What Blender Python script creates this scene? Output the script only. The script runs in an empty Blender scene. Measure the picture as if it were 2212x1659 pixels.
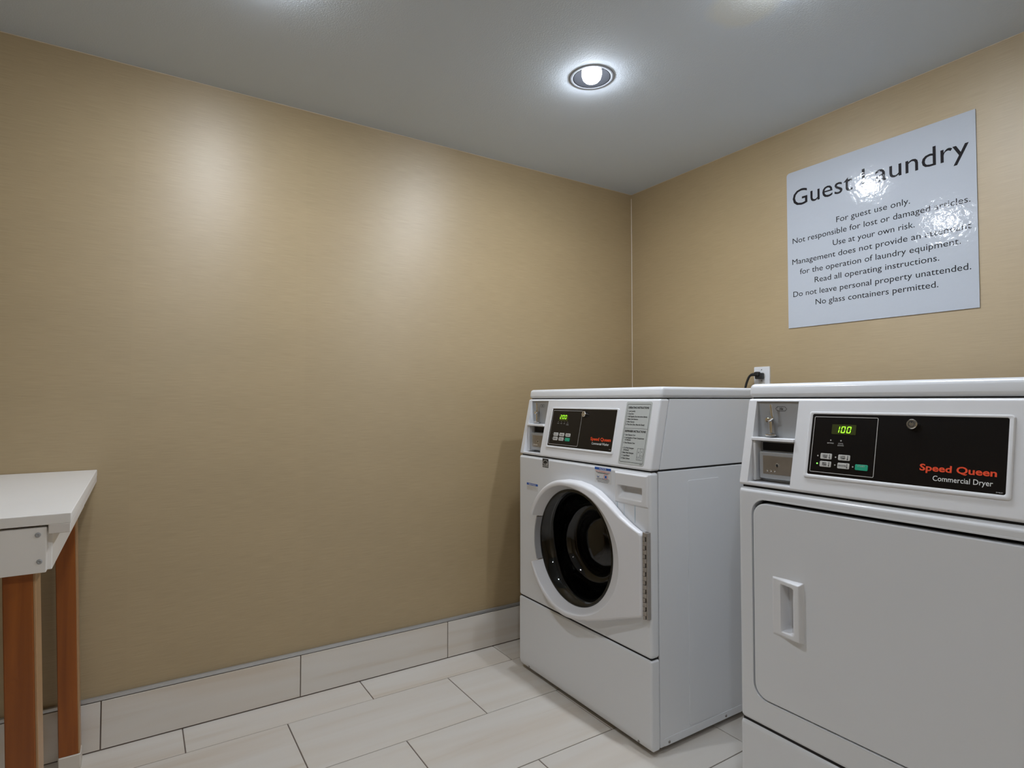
import bpy, bmesh, math, random
from mathutils import Vector, Matrix

# ------------------------------------------------------------------ camera, world, exposure
SC = bpy.context.scene
COL = SC.collection
random.seed(7)

CAM_LOC = Vector((2.1690, -2.1237, 1.0495))
YAW, PITCH, ROLL, FPX = 1.0003, 0.0279, -0.0005, 1255.99
cam_data = bpy.data.cameras.new('camera')
cam = bpy.data.objects.new('camera', cam_data)
COL.objects.link(cam)
_fw = Vector((-math.sin(YAW) * math.cos(PITCH), math.cos(YAW) * math.cos(PITCH), math.sin(PITCH)))
_rt = Vector((math.cos(YAW), math.sin(YAW), 0))
_up = _rt.cross(_fw)
_rt, _up = (math.cos(ROLL) * _rt + math.sin(ROLL) * _up), (-math.sin(ROLL) * _rt + math.cos(ROLL) * _up)
cam.matrix_world = Matrix.Translation(CAM_LOC) @ Matrix((_rt, _up, -_fw)).transposed().to_4x4()
cam_data.sensor_fit = 'HORIZONTAL'
cam_data.sensor_width = 36.0
cam_data.lens = FPX / 2212 * 36.0
cam_data.clip_start = 0.01
SC.camera = cam

world = bpy.data.worlds.new('world')
SC.world = world
world.use_nodes = True
world.node_tree.nodes['Background'].inputs[0].default_value = (0.5, 0.5, 0.5, 1)
world.node_tree.nodes['Background'].inputs[1].default_value = 0.05

SC.view_settings.view_transform = 'Standard'
SC.view_settings.look = 'None'
SC.view_settings.gamma = 1.0
SC.view_settings.use_curve_mapping = False
SC.view_settings.exposure = -0.04
SC.cycles.use_denoising = True
SC.cycles.max_bounces = 12
SC.cycles.diffuse_bounces = 6
SC.cycles.glossy_bounces = 5
SC.cycles.caustics_reflective = False
SC.cycles.caustics_refractive = False
SC.cycles.sample_clamp_indirect = 4.0

BULB_GLOW = 440.0                       # radiance of each bulb
LAMP_WATTS = 2.1                       # downward beam of each lamp
LAMP_COLOR = (0.90, 0.965, 1.06)
LAMPS = [(0.731, -0.890), (0.690, -1.875), (1.36, -0.815), (2.30, -2.100)]  # last position is an added fill lamp, out of view

# ------------------------------------------------------------------ sizes (metres)
HC = 2.1068                              # ceiling height
RX, RY = 2.95, -3.60                     # far corners of the room
WX, DX, YF = 0.2321, 1.2352, -0.8474     # washer left, dryer left, machine fronts
MW, MD = 0.704, 0.705                    # machine width, depth

# ------------------------------------------------------------------ materials
MATS = {}

def new_mat(name):
    m = bpy.data.materials.new(name)
    m.use_nodes = True
    return m, m.node_tree, m.node_tree.nodes['Principled BSDF']

def mat(name, col, rough=0.5, metal=0.0, spec=0.5, coat=0.0, emit=None, strength=0.0, noise=0.0, nscale=30.0, bump=0.0, bscale=200.0):
    m, nt, b = new_mat(name)
    b.inputs['Base Color'].default_value = (*col, 1)
    b.inputs['Roughness'].default_value = rough
    b.inputs['Metallic'].default_value = metal
    b.inputs['Specular IOR Level'].default_value = spec
    b.inputs['Coat Weight'].default_value = coat
    b.inputs['Coat Roughness'].default_value = 0.08
    if emit:
        b.inputs['Emission Color'].default_value = (*emit, 1)
        b.inputs['Emission Strength'].default_value = strength
    tc = nt.nodes.new('ShaderNodeTexCoord')
    n = nt.nodes.new('ShaderNodeTexNoise')
    n.inputs['Scale'].default_value = nscale
    n.inputs['Detail'].default_value = 3
    nt.links.new(tc.outputs['Object'], n.inputs['Vector'])
    if noise > 0:
        mx = nt.nodes.new('ShaderNodeMix'); mx.data_type = 'RGBA'
        mx.inputs['A'].default_value = (*[c * (1 - noise) for c in col], 1)
        mx.inputs['B'].default_value = (*[min(1, c * (1 + noise)) for c in col], 1)
        nt.links.new(n.outputs['Fac'], mx.inputs['Factor'])
        nt.links.new(mx.outputs['Result'], b.inputs['Base Color'])
    if bump > 0:
        n2 = nt.nodes.new('ShaderNodeTexNoise'); n2.inputs['Scale'].default_value = bscale
        nt.links.new(tc.outputs['Object'], n2.inputs['Vector'])
        bp = nt.nodes.new('ShaderNodeBump'); bp.inputs['Strength'].default_value = bump
        bp.inputs['Distance'].default_value = 0.002
        nt.links.new(n2.outputs['Fac'], bp.inputs['Height'])
        nt.links.new(bp.outputs['Normal'], b.inputs['Normal'])
    MATS[name] = m
    return m

def mapped_noise(nt, coord, scale, nscale=1.0, detail=4.0, dist=0.0):
    mp = nt.nodes.new('ShaderNodeMapping')
    mp.inputs['Scale'].default_value = scale
    nt.links.new(coord, mp.inputs['Vector'])
    n = nt.nodes.new('ShaderNodeTexNoise')
    n.inputs['Scale'].default_value = nscale
    n.inputs['Detail'].default_value = detail
    n.inputs['Distortion'].default_value = dist
    nt.links.new(mp.outputs['Vector'], n.inputs['Vector'])
    return n.outputs['Fac']

def ramp(nt, fac, stops):
    r = nt.nodes.new('ShaderNodeValToRGB')
    e = r.color_ramp.elements
    e[0].position, e[0].color = stops[0][0], (*stops[0][1], 1)
    e[1].position, e[1].color = stops[-1][0], (*stops[-1][1], 1)
    for p, c in stops[1:-1]:
        q = e.new(p); q.color = (*c, 1)
    nt.links.new(fac, r.inputs['Fac'])
    return r.outputs['Color']

WALL_ROT = 0.25
def wallpaper():
    """woven-look vinyl wall covering: fine horizontal threads, satin sheen"""
    m, nt, b = new_mat('wallpaper')
    tc = nt.nodes.new('ShaderNodeTexCoord')
    c = tc.outputs['Object']
    fine = mapped_noise(nt, c, (14, 14, 760), 1.0, 3.0)
    broad = mapped_noise(nt, c, (2.2, 2.2, 6), 1.0, 4.0)
    base = ramp(nt, fine, [(0.22, (0.355, 0.264, 0.142)), (0.78, (0.440, 0.332, 0.186))])
    tint = ramp(nt, broad, [(0.3, (0.94, 0.94, 0.94)), (0.7, (1.0, 1.0, 1.0))])
    mx = nt.nodes.new('ShaderNodeMix'); mx.data_type = 'RGBA'; mx.blend_type = 'MULTIPLY'
    mx.inputs['Factor'].default_value = 1.0
    nt.links.new(base, mx.inputs['A']); nt.links.new(tint, mx.inputs['B'])
    # drops of wall covering, each a shade apart
    sp = nt.nodes.new('ShaderNodeSeparateXYZ'); nt.links.new(c, sp.inputs[0])
    sm = nt.nodes.new('ShaderNodeMath'); sm.operation = 'ADD'
    nt.links.new(sp.outputs['X'], sm.inputs[0]); nt.links.new(sp.outputs['Y'], sm.inputs[1])
    dv = nt.nodes.new('ShaderNodeMath'); dv.operation = 'MULTIPLY_ADD'
    dv.inputs[1].default_value = 1 / 0.525; dv.inputs[2].default_value = 1.62 / 0.525 + 20
    nt.links.new(sm.outputs[0], dv.inputs[0])
    fl = nt.nodes.new('ShaderNodeMath'); fl.operation = 'FLOOR'; nt.links.new(dv.outputs[0], fl.inputs[0])
    wn = nt.nodes.new('ShaderNodeTexWhiteNoise'); wn.noise_dimensions = '1D'; nt.links.new(fl.outputs[0], wn.inputs['W'])
    shade = ramp(nt, wn.outputs['Value'], [(0.0, (0.982, 0.982, 0.982)), (1.0, (1, 1, 1))])
    m2 = nt.nodes.new('ShaderNodeMix'); m2.data_type = 'RGBA'; m2.blend_type = 'MULTIPLY'; m2.inputs['Factor'].default_value = 1.0
    nt.links.new(mx.outputs['Result'], m2.inputs['A']); nt.links.new(shade, m2.inputs['B'])
    nt.links.new(m2.outputs['Result'], b.inputs['Base Color'])
    bp = nt.nodes.new('ShaderNodeBump'); bp.inputs['Strength'].default_value = 0.10
    bp.inputs['Distance'].default_value = 0.001
    nt.links.new(fine, bp.inputs['Height'])
    nt.links.new(bp.outputs['Normal'], b.inputs['Normal'])
    b.inputs['Roughness'].default_value = 0.47
    tg = nt.nodes.new('ShaderNodeTangent'); tg.direction_type = 'RADIAL'; tg.axis = 'Z'
    b.inputs['Anisotropic'].default_value = 0.5
    b.inputs['Anisotropic Rotation'].default_value = WALL_ROT
    nt.links.new(tg.outputs[0], b.inputs['Tangent'])
    b.inputs['Specular IOR Level'].default_value = 0.85
    MATS['wallpaper'] = m

def tile_mat(name, axis):
    """vein-cut porcelain: long soft streaks, different on every tile"""
    m, nt, b = new_mat(name)
    tc = nt.nodes.new('ShaderNodeTexCoord')
    oi = nt.nodes.new('ShaderNodeObjectInfo')
    add = nt.nodes.new('ShaderNodeVectorMath'); add.operation = 'MULTIPLY_ADD'
    add.inputs[1].default_value = (1, 1, 1)
    nt.links.new(tc.outputs['Object'], add.inputs[0])
    sc = nt.nodes.new('ShaderNodeVectorMath'); sc.operation = 'SCALE'
    sc.inputs['Scale'].default_value = 23.0
    cmb = nt.nodes.new('ShaderNodeCombineXYZ')
    for i in range(3): nt.links.new(oi.outputs['Random'], cmb.inputs[i])
    nt.links.new(cmb.outputs[0], sc.inputs[0])
    nt.links.new(sc.outputs[0], add.inputs[2])
    s1 = (17, 0.8, 17)
    streak = mapped_noise(nt, add.outputs[0], s1, 1.0, 5.0, 0.6)
    cloud = mapped_noise(nt, add.outputs[0], (6, 1.0, 6), 1.0, 3.0, 0.8)
    col = ramp(nt, streak, [(0.26, (0.60, 0.535, 0.455)), (0.44, (0.655, 0.615, 0.56)), (0.75, (0.685, 0.655, 0.61))])
    warm = ramp(nt, cloud, [(0.34, (0.955, 0.91, 0.86)), (0.56, (1, 1, 1))])
    mx = nt.nodes.new('ShaderNodeMix'); mx.data_type = 'RGBA'; mx.blend_type = 'MULTIPLY'
    mx.inputs['Factor'].default_value = 0.8
    nt.links.new(col, mx.inputs['A']); nt.links.new(warm, mx.inputs['B'])
    nt.links.new(mx.outputs['Result'], b.inputs['Base Color'])
    b.inputs['Roughness'].default_value = 0.45
    b.inputs['Specular IOR Level'].default_value = 0.4
    MATS[name] = m

def wood_mat(name, c0, c1, axis=2, rough=0.35):
    m, nt, b = new_mat(name)
    tc = nt.nodes.new('ShaderNodeTexCoord')
    s = [38, 38, 38]; s[axis] = 2.2
    g = mapped_noise(nt, tc.outputs['Object'], tuple(s), 1.0, 6.0, 0.8)
    col = ramp(nt, g, [(0.25, c0), (0.75, c1)])
    nt.links.new(col, b.inputs['Base Color'])
    b.inputs['Roughness'].default_value = rough
    MATS[name] = m

def glass_mat():
    m = bpy.data.materials.new('door_glass'); m.use_nodes = True
    nt = m.node_tree; nt.nodes.clear()
    out = nt.nodes.new('ShaderNodeOutputMaterial')
    tr = nt.nodes.new('ShaderNodeBsdfTransparent'); tr.inputs[0].default_value = (0.42, 0.44, 0.42, 1)
    gl = nt.nodes.new('ShaderNodeBsdfGlossy'); gl.inputs['Roughness'].default_value = 0.02
    fr = nt.nodes.new('ShaderNodeFresnel'); fr.inputs['IOR'].default_value = 1.62
    mx = nt.nodes.new('ShaderNodeMixShader')
    nt.links.new(fr.outputs[0], mx.inputs[0]); nt.links.new(tr.outputs[0], mx.inputs[1]); nt.links.new(gl.outputs[0], mx.inputs[2])
    nt.links.new(mx.outputs[0], out.inputs['Surface'])
    MATS['door_glass'] = m

wallpaper()
tile_mat('floor_tile', 'floor')
wood_mat('table_wood', (0.185, 0.046, 0.006), (0.335, 0.096, 0.013))
wood_mat('table_wood_edge', (0.34, 0.19, 0.085), (0.43, 0.26, 0.13))
glass_mat()
def ceiling_mat():
    """matt paint with a fine roller texture and one old yellowish touch-up patch"""
    m = mat('ceiling_paint', (0.575, 0.630, 0.685), 0.85, bump=0.25, bscale=260)
    nt = m.node_tree; b = nt.nodes['Principled BSDF']
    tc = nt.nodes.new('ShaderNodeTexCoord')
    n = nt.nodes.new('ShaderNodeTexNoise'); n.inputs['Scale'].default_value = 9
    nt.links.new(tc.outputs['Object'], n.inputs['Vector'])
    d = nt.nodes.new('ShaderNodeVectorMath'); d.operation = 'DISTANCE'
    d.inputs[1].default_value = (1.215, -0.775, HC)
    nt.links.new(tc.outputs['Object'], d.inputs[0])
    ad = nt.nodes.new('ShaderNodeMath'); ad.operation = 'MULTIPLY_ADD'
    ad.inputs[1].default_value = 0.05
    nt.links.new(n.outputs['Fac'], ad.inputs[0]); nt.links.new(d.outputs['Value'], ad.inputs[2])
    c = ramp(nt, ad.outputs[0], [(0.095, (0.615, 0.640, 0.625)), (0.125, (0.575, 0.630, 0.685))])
    nt.links.new(c, b.inputs['Base Color'])
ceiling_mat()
mat('grout', (0.16, 0.125, 0.105), 0.9, noise=0.15)
mat('caulk', (0.62, 0.56, 0.47), 0.5)
mat('caulk_thin', (0.56, 0.47, 0.34), 0.6)
mat('metal_trim', (0.55, 0.56, 0.57), 0.35, 0.7)
mat('enamel', (0.710, 0.727, 0.750), 0.30, coat=0.35, noise=0.012, nscale=3)
mat('enamel_gap', (0.02, 0.018, 0.018), 0.8)
mat('white_plastic', (0.72, 0.725, 0.74), 0.33, noise=0.01)
mat('door_plastic', (0.74, 0.74, 0.76), 0.28, noise=0.01)
mat('grey_plastic', (0.36, 0.36, 0.37), 0.4)
mat('dark_gap', (0.012, 0.010, 0.010), 0.8)
mat('black_panel', (0.006, 0.005, 0.005), 0.22, spec=0.35)
mat('black_rubber', (0.012, 0.012, 0.013), 0.45)
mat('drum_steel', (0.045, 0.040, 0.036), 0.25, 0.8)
mat('chrome', (0.75, 0.74, 0.72), 0.12, 1.0)
mat('plate_steel', (0.40, 0.41, 0.42), 0.42, 0.35)
mat('box_steel', (0.36, 0.33, 0.29), 0.33, 0.75, noise=0.2, nscale=25)
mat('hinge_steel', (0.42, 0.385, 0.35), 0.38, 0.55, noise=0.15, nscale=80)
mat('hinge_shadow', (0.10, 0.08, 0.07), 0.6, 0.3)
mat('screw_steel', (0.30, 0.28, 0.26), 0.4, 0.6)
mat('label_grey', (0.47, 0.49, 0.47), 0.5)
mat('label_paper', (0.64, 0.64, 0.64), 0.5)
mat('ink_black', (0.015, 0.015, 0.017), 0.5)
mat('ink_white', (0.72, 0.72, 0.70), 0.5)
mat('ink_silver', (0.45, 0.44, 0.42), 0.45)
mat('ink_red', (0.80, 0.065, 0.012), 0.5)
mat('ink_blue', (0.02, 0.10, 0.42), 0.5)
mat('ink_tan', (0.52, 0.48, 0.38), 0.5)
mat('button_grey', (0.50, 0.49, 0.46), 0.45)
mat('button_green', (0.005, 0.33, 0.19), 0.45)
mat('led_off', (0.35, 0.34, 0.32), 0.4)
mat('led_green', (0.1, 0.6, 0.05), 0.4, emit=(0.25, 1.0, 0.12), strength=1.6)
mat('digit_green', (0.1, 0.5, 0.02), 0.4, emit=(0.42, 1.0, 0.03), strength=1.3)
mat('display_dark', (0.016, 0.020, 0.002), 0.3, emit=(0.10, 0.13, 0.0), strength=0.10)
mat('stain_blue', (0.22, 0.42, 0.55), 0.5)
mat('table_white', (0.80, 0.775, 0.74), 0.4, noise=0.03, nscale=6)
mat('table_white_edge', (0.70, 0.66, 0.62), 0.45, noise=0.06, nscale=14)
mat('foot_white', (0.62, 0.57, 0.50), 0.4)
mat('lamp_trim', (0.26, 0.275, 0.30), 0.5, 0.0, spec=0.2)
mat('lamp_cone', (0.0012, 0.00125, 0.0014), 0.7, 0.0, spec=0.0)
mat('bulb', (0.9, 0.9, 0.9), 0.4, emit=LAMP_COLOR, strength=BULB_GLOW)
mat('receptacle', (0.62, 0.60, 0.55), 0.4)

def sign_mats():
    for nm, col in (('sign_white', (0.465, 0.495, 0.54)), ('sign_ink', (0.020, 0.018, 0.020))):
        m, nt, b = new_mat(nm)
        b.inputs['Base Color'].default_value = (*col, 1)
        b.inputs['Roughness'].default_value = 0.085
        b.inputs['Specular IOR Level'].default_value = 0.27
        tc = nt.nodes.new('ShaderNodeTexCoord')
        n = nt.nodes.new('ShaderNodeTexNoise'); n.inputs['Scale'].default_value = 60; n.inputs['Detail'].default_value = 3
        nt.links.new(tc.outputs['Object'], n.inputs['Vector'])
        bp = nt.nodes.new('ShaderNodeBump'); bp.inputs['Strength'].default_value = 0.20; bp.inputs['Distance'].default_value = 0.003
        nt.links.new(n.outputs['Fac'], bp.inputs['Height']); nt.links.new(bp.outputs['Normal'], b.inputs['Normal'])
        MATS[nm] = m
sign_mats()

# ------------------------------------------------------------------ mesh helpers
def link(name, me, parent=None):
    o = bpy.data.objects.new(name, me)
    COL.objects.link(o)
    if parent: o.parent = parent
    return o

def finish(me, m, angle=35):
    me.materials.clear(); me.materials.append(MATS[m])
    for p in me.polygons: p.use_smooth = True
    me.set_sharp_from_angle(angle=math.radians(angle))

def weighted(o):
    w = o.modifiers.new('weighted', 'WEIGHTED_NORMAL'); w.keep_sharp = True

def obj(name, bm, m, parent=None, wn=True, angle=35):
    bmesh.ops.recalc_face_normals(bm, faces=bm.faces)
    me = bpy.data.meshes.new(name); bm.to_mesh(me); bm.free()
    finish(me, m, angle)
    o = link(name, me, parent)
    if wn: weighted(o)
    return o

def empty(name, loc, label, cat, group=None, rz=0.0):
    o = bpy.data.objects.new(name, None); COL.objects.link(o)
    o.location = loc; o.rotation_euler[2] = rz; o.empty_display_size = 0.05
    tag(o, label, cat, group)
    return o

def tag(o, label, cat, group=None):
    o['label'] = label; o['category'] = cat
    if group: o['group'] = group

def structure(o):
    o['kind'] = 'structure'; return o

def box(x0, x1, y0, y1, z0, z1, r=0.0, seg=2, bm=None, edges=None, T=None):
    """box, optionally bevelled; edges(a, b) picks edges to bevel; T maps points"""
    b = bmesh.new()
    v = [b.verts.new((x, y, z)) for x in (x0, x1) for y in (y0, y1) for z in (z0, z1)]
    for f in ((0, 1, 3, 2), (4, 6, 7, 5), (0, 4, 5, 1), (2, 3, 7, 6), (0, 2, 6, 4), (1, 5, 7, 3)):
        b.faces.new([v[i] for i in f])
    if r > 0:
        es = [e for e in b.edges if edges is None or edges(e.verts[0].co, e.verts[1].co)]
        bmesh.ops.bevel(b, geom=es, offset=r, segments=seg, profile=0.5, affect='EDGES', clamp_overlap=True)
    if T:
        for q in b.verts: q.co = T(q.co)
    return merge(bm, b)

def merge(bm, b):
    if bm is None: return b
    me = bpy.data.meshes.new('tmp'); b.to_mesh(me); b.free()
    bm.from_mesh(me); bpy.data.meshes.remove(me)
    return bm

def prism(poly, x0, x1, r=0.0, seg=2, bm=None):
    """polygon in (y, z) extruded along x"""
    b = bmesh.new()
    A = [b.verts.new((x0, y, z)) for y, z in poly]; B = [b.verts.new((x1, y, z)) for y, z in poly]
    n = len(poly)
    b.faces.new(A[::-1]); b.faces.new(B)
    for i in range(n): b.faces.new((A[i], A[(i + 1) % n], B[(i + 1) % n], B[i]))
    if r > 0:
        bmesh.ops.bevel(b, geom=list(b.edges), offset=r, segments=seg, profile=0.5, affect='EDGES', clamp_overlap=True)
    return merge(bm, b)

def rounded(w0, w1, h0, h1, r, seg=6, corners=(1, 1, 1, 1)):
    """rounded rectangle outline; corners: lower-left, lower-right, upper-right, upper-left"""
    pts = []
    for k, (cx, cy, a0) in enumerate(((w0 + r, h0 + r, 180), (w1 - r, h0 + r, 270), (w1 - r, h1 - r, 0), (w0 + r, h1 - r, 90))):
        if not corners[k]:
            pts.append(((w0, w1, w1, w0)[k], (h0, h0, h1, h1)[k])); continue
        for i in range(seg + 1):
            a = math.radians(a0 + 90 * i / seg)
            pts.append((cx + r * math.cos(a), cy + r * math.sin(a)))
    return pts

def slab(poly, d0, d1, T, r=0.0, seg=2, bm=None):
    """outline (u, v) extruded from depth d0 (back) to d1 (front) through T(u, v, w); r rounds the front edge"""
    b = bmesh.new()
    cx = sum(p[0] for p in poly) / len(poly); cy = sum(p[1] for p in poly) / len(poly)
    w = max(p[0] for p in poly) - min(p[0] for p in poly); h = max(p[1] for p in poly) - min(p[1] for p in poly)
    rings = [(0.0, d0)]
    if r > 0:
        for i in range(seg + 1):
            a = math.pi / 2 * i / seg
            rings.append((r * (1 - math.cos(a)), d1 - r + r * math.sin(a)))
    else:
        rings.append((0.0, d1))
    R = []
    for ins, d in rings:
        sx, sy = (w - 2 * ins) / w, (h - 2 * ins) / h
        R.append([b.verts.new(T(Vector((cx + (p[0] - cx) * sx, cy + (p[1] - cy) * sy, d)))) for p in poly])
    n = len(poly)
    for k in range(len(R) - 1):
        for i in range(n): b.faces.new((R[k][i], R[k][(i + 1) % n], R[k + 1][(i + 1) % n], R[k + 1][i]))
    b.faces.new(R[-1]); b.faces.new(R[0][::-1])
    return merge(bm, b)

def tube(pts, rad, n=8, bm=None, caps=True):
    b = bmesh.new()
    pts = [Vector(p) for p in pts]; rings = []
    for i, p in enumerate(pts):
        t = (pts[min(i + 1, len(pts) - 1)] - pts[max(i - 1, 0)]).normalized()
        u = t.orthogonal().normalized() if i == 0 else (rings_u - t * rings_u.dot(t)).normalized()
        rings_u = u; v = t.cross(u)
        rr = rad[i] if isinstance(rad, (list, tuple)) else rad
        rings.append([b.verts.new(p + (u * math.cos(2 * math.pi * k / n) + v * math.sin(2 * math.pi * k / n)) * rr) for k in range(n)])
    for a, c in zip(rings, rings[1:]):
        for k in range(n): b.faces.new((a[k], a[(k + 1) % n], c[(k + 1) % n], c[k]))
    if caps: b.faces.new(rings[0][::-1]); b.faces.new(rings[-1])
    return merge(bm, b)

def lathe(prof, T, n=48, bm=None):
    """profile (radius, w) turned about the w axis; T maps (u, v, w) to space"""
    b = bmesh.new(); R = []
    for r, w in prof:
        if r < 1e-6: R.append([b.verts.new(T(Vector((0, 0, w))))])
        else: R.append([b.verts.new(T(Vector((r * math.cos(2 * math.pi * k / n), r * math.sin(2 * math.pi * k / n), w)))) for k in range(n)])
    for A, B in zip(R, R[1:]):
        if len(A) == 1 and len(B) == 1: continue
        for k in range(n):
            k2 = (k + 1) % n
            if len(A) == 1: b.faces.new((A[0], B[k], B[k2]))
            elif len(B) == 1: b.faces.new((A[k], B[0], A[k2]))
            else: b.faces.new((A[k], A[k2], B[k2], B[k]))
    return merge(bm, b)

def cut(o, cutters):
    """subtract bmeshes from a mesh object, keep the result as plain mesh"""
    hold = []
    for c in cutters:
        bmesh.ops.recalc_face_normals(c, faces=c.faces)
        me = bpy.data.meshes.new('cutter'); c.to_mesh(me); c.free()
        k = link('cutter', me, o.parent); hold.append(k)
        md = o.modifiers.new('cut', 'BOOLEAN'); md.operation = 'DIFFERENCE'; md.solver = 'EXACT'; md.object = k
    wn = [m for m in o.modifiers if m.type == 'WEIGHTED_NORMAL']
    for m in wn: o.modifiers.remove(m)
    bpy.context.view_layer.update()
    dg = bpy.context.evaluated_depsgraph_get()
    me = bpy.data.meshes.new_from_object(o.evaluated_get(dg))
    mname = o.data.materials[0].name
    for m in list(o.modifiers): o.modifiers.remove(m)
    o.data = me
    finish(me, mname)
    for k in hold:
        km = k.data; bpy.data.objects.remove(k); bpy.data.meshes.remove(km)
    weighted(o)

def height_patch(x0, x1, z0, z1, nx, nz, f, back=0.03, mask=None):
    """relief patch facing -y; f(x, z) is how far it stands out of the front plane"""
    b = bmesh.new(); V = {}
    for i in range(nx + 1):
        for j in range(nz + 1):
            x = x0 + (x1 - x0) * i / nx; z = z0 + (z1 - z0) * j / nz
            if mask: x, z = mask(x, z)
            V[i, j] = b.verts.new((x, -f(x, z), z))
    for i in range(nx):
        for j in range(nz): b.faces.new((V[i, j], V[i + 1, j], V[i + 1, j + 1], V[i, j + 1]))
    rim = [(i, 0) for i in range(nx)] + [(nx, j) for j in range(nz)] + [(i, nz) for i in range(nx, 0, -1)] + [(0, j) for j in range(nz, 0, -1)]
    B = [b.verts.new((V[k].co.x, back, V[k].co.z)) for k in rim]
    for q in range(len(rim)):
        q2 = (q + 1) % len(rim); b.faces.new((V[rim[q]], B[q], B[q2], V[rim[q2]]))
    return b

def smooth(a, b, x):
    t = max(0.0, min(1.0, (x - a) / (b - a))); return t * t * (3 - 2 * t)

# lettering -----------------------------------------------------------
def text_mesh(s, bold=0.0, space=1.0):
    cu = bpy.data.curves.new('text', 'FONT')
    cu.body = s; cu.offset = bold; cu.space_character = space
    cu.resolution_u = 3
    o = bpy.data.objects.new('text', cu); COL.objects.link(o)
    bpy.context.view_layer.update()
    me = bpy.data.meshes.new_from_object(o.evaluated_get(bpy.context.evaluated_depsgraph_get()))
    bpy.data.objects.remove(o); bpy.data.curves.remove(cu)
    return me

def lettering(bm, s, T, u0, v0, width=None, height=None, bold=0.0, align='L', w=0.0004, cap=None, slant=0.0, space=1.0):
    """flat letters with the baseline at v0; cap = height of a capital, width = forced run length"""
    me = text_mesh(s, bold, space)
    xs = [v.co.x for v in me.vertices]
    lo, hi = min(xs), max(xs)
    sy = (cap or height) / 0.69
    sx = width / (hi - lo) if width else sy
    run = (hi - lo) * sx
    off = {'L': 0, 'C': -run / 2, 'R': -run}[align]
    b = bmesh.new(); b.from_mesh(me); bpy.data.meshes.remove(me)
    for v in b.verts:
        x, y = v.co.x, v.co.y
        v.co = T(Vector((u0 + off + (x - lo) * sx + slant * y * sy, v0 + y * sy, w)))
    return merge(bm, b)

def line_box(bm, T, u0, u1, v0, v1, w=0.0004):
    b = bmesh.new()
    b.faces.new([b.verts.new(T(Vector(p))) for p in ((u0, v0, w), (u1, v0, w), (u1, v1, w), (u0, v1, w))])
    return merge(bm, b)

def outline_box(bm, T, u0, u1, v0, v1, t, r=0.004, w=0.0004):
    b = bmesh.new()
    A = rounded(u0, u1, v0, v1, r, 5); B = rounded(u0 + t, u1 - t, v0 + t, v1 - t, max(r - t, 0.0002), 5)
    VA = [b.verts.new(T(Vector((*p, w)))) for p in A]; VB = [b.verts.new(T(Vector((*p, w)))) for p in B]
    n = len(A)
    for i in range(n): b.faces.new((VA[i], VA[(i + 1) % n], VB[(i + 1) % n], VB[i]))
    return merge(bm, b)

def flat(name, bm, m, parent):
    """printed marks: a thin mesh kept flat"""
    me = bpy.data.meshes.new(name); bm.to_mesh(me); bm.free()
    me.materials.append(MATS[m])
    return link(name, me, parent)

# ------------------------------------------------------------------ the room
def T_front(v): return Vector((v.x, -v.z, v.y))            # (u, v, w) -> x, z, out of the front

floor = structure(obj('floor', box(-0.1, RX + 0.1, RY - 0.1, 0.1, -0.12, -0.0025), 'grout', wn=False))
L_T, W_T, R1, C0, G = 0.5775, 0.2968, 0.1606, -0.8357, 0.0034
tile_cache = {}

def tile_mesh(w, l):
    k = (round(w, 4), round(l, 4))
    if k not in tile_cache:
        b = box(-w / 2, w / 2, -l / 2, l / 2, -0.010, 0, 0.0008, 1, edges=lambda a, c: a.z > -0.001 and c.z > -0.001)
        bmesh.ops.recalc_face_normals(b, faces=b.faces)
        me = bpy.data.meshes.new('tile'); b.to_mesh(me); b.free(); finish(me, 'floor_tile')
        tile_cache[k] = me
    return tile_cache[k]

edges_x = [0.004] + [R1 + k * W_T for k in range(12) if R1 + k * W_T < RX - 0.01] + [RX - 0.004]
for row in range(len(edges_x) - 1):
    xa, xb = edges_x[row] + G / 2, edges_x[row + 1] - G / 2
    y = C0 + 2 * L_T - (L_T / 2 if row % 2 else 0)
    while y > RY:
        ya, yb = min(y, -0.004) - G / 2, max(y - L_T, RY + 0.004) + G / 2
        y -= L_T
        if ya - yb < 0.02: continue
        t = link('tile', tile_mesh(xb - xa, ya - yb), floor)
        t.location = ((xa + xb) / 2, (ya + yb) / 2, random.uniform(-0.0004, 0.0))

wall_left = structure(obj('wall_left', box(-0.1, 0, RY - 0.1, 0.1, -0.12, HC + 0.12), 'wallpaper', wn=False))
wall_back = structure(obj('wall_back', box(0, RX, 0, 0.1, -0.12, HC + 0.12), 'wallpaper', wn=False))
wall_right = structure(obj('wall_right', box(RX, RX + 0.1, RY - 0.1, 0.1, -0.12, HC + 0.12), 'wallpaper', wn=False))
wall_front = structure(obj('wall_front', box(0, RX, RY - 0.1, RY, -0.12, HC + 0.12), 'wallpaper', wn=False))
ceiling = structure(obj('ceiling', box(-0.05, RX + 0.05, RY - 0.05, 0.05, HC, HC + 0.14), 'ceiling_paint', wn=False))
cut(ceiling, [lathe([(0, -0.02), (0.066, -0.02), (0.066, 0.12), (0, 0.12)], (lambda lx, ly: lambda v: Vector((lx + v.x, ly + v.y, HC + v.z)))(lx, ly), 40) for lx, ly in LAMPS])

# bead of caulk down the corner and under the ceiling
structure(obj('trim_1', tube([(0.0004, -0.0004, 0.17), (0.0004, -0.0004, HC - 0.02)], 0.0022, 6), 'caulk', wn=False))

structure(obj('trim_2', tube([(0.0006, -0.004, HC - 0.0008), (0.0006, RY, HC - 0.0008)], 0.0015, 6), 'caulk_thin', wn=False))
structure(obj('trim_3', tube([(0.004, -0.0006, HC - 0.0008), (RX, -0.0006, HC - 0.0008)], 0.0013, 6), 'caulk_thin', wn=False))

# tiled baseboards: body, one part per tile, metal strip on top
HB, TB = 0.1459, 0.012

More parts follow.
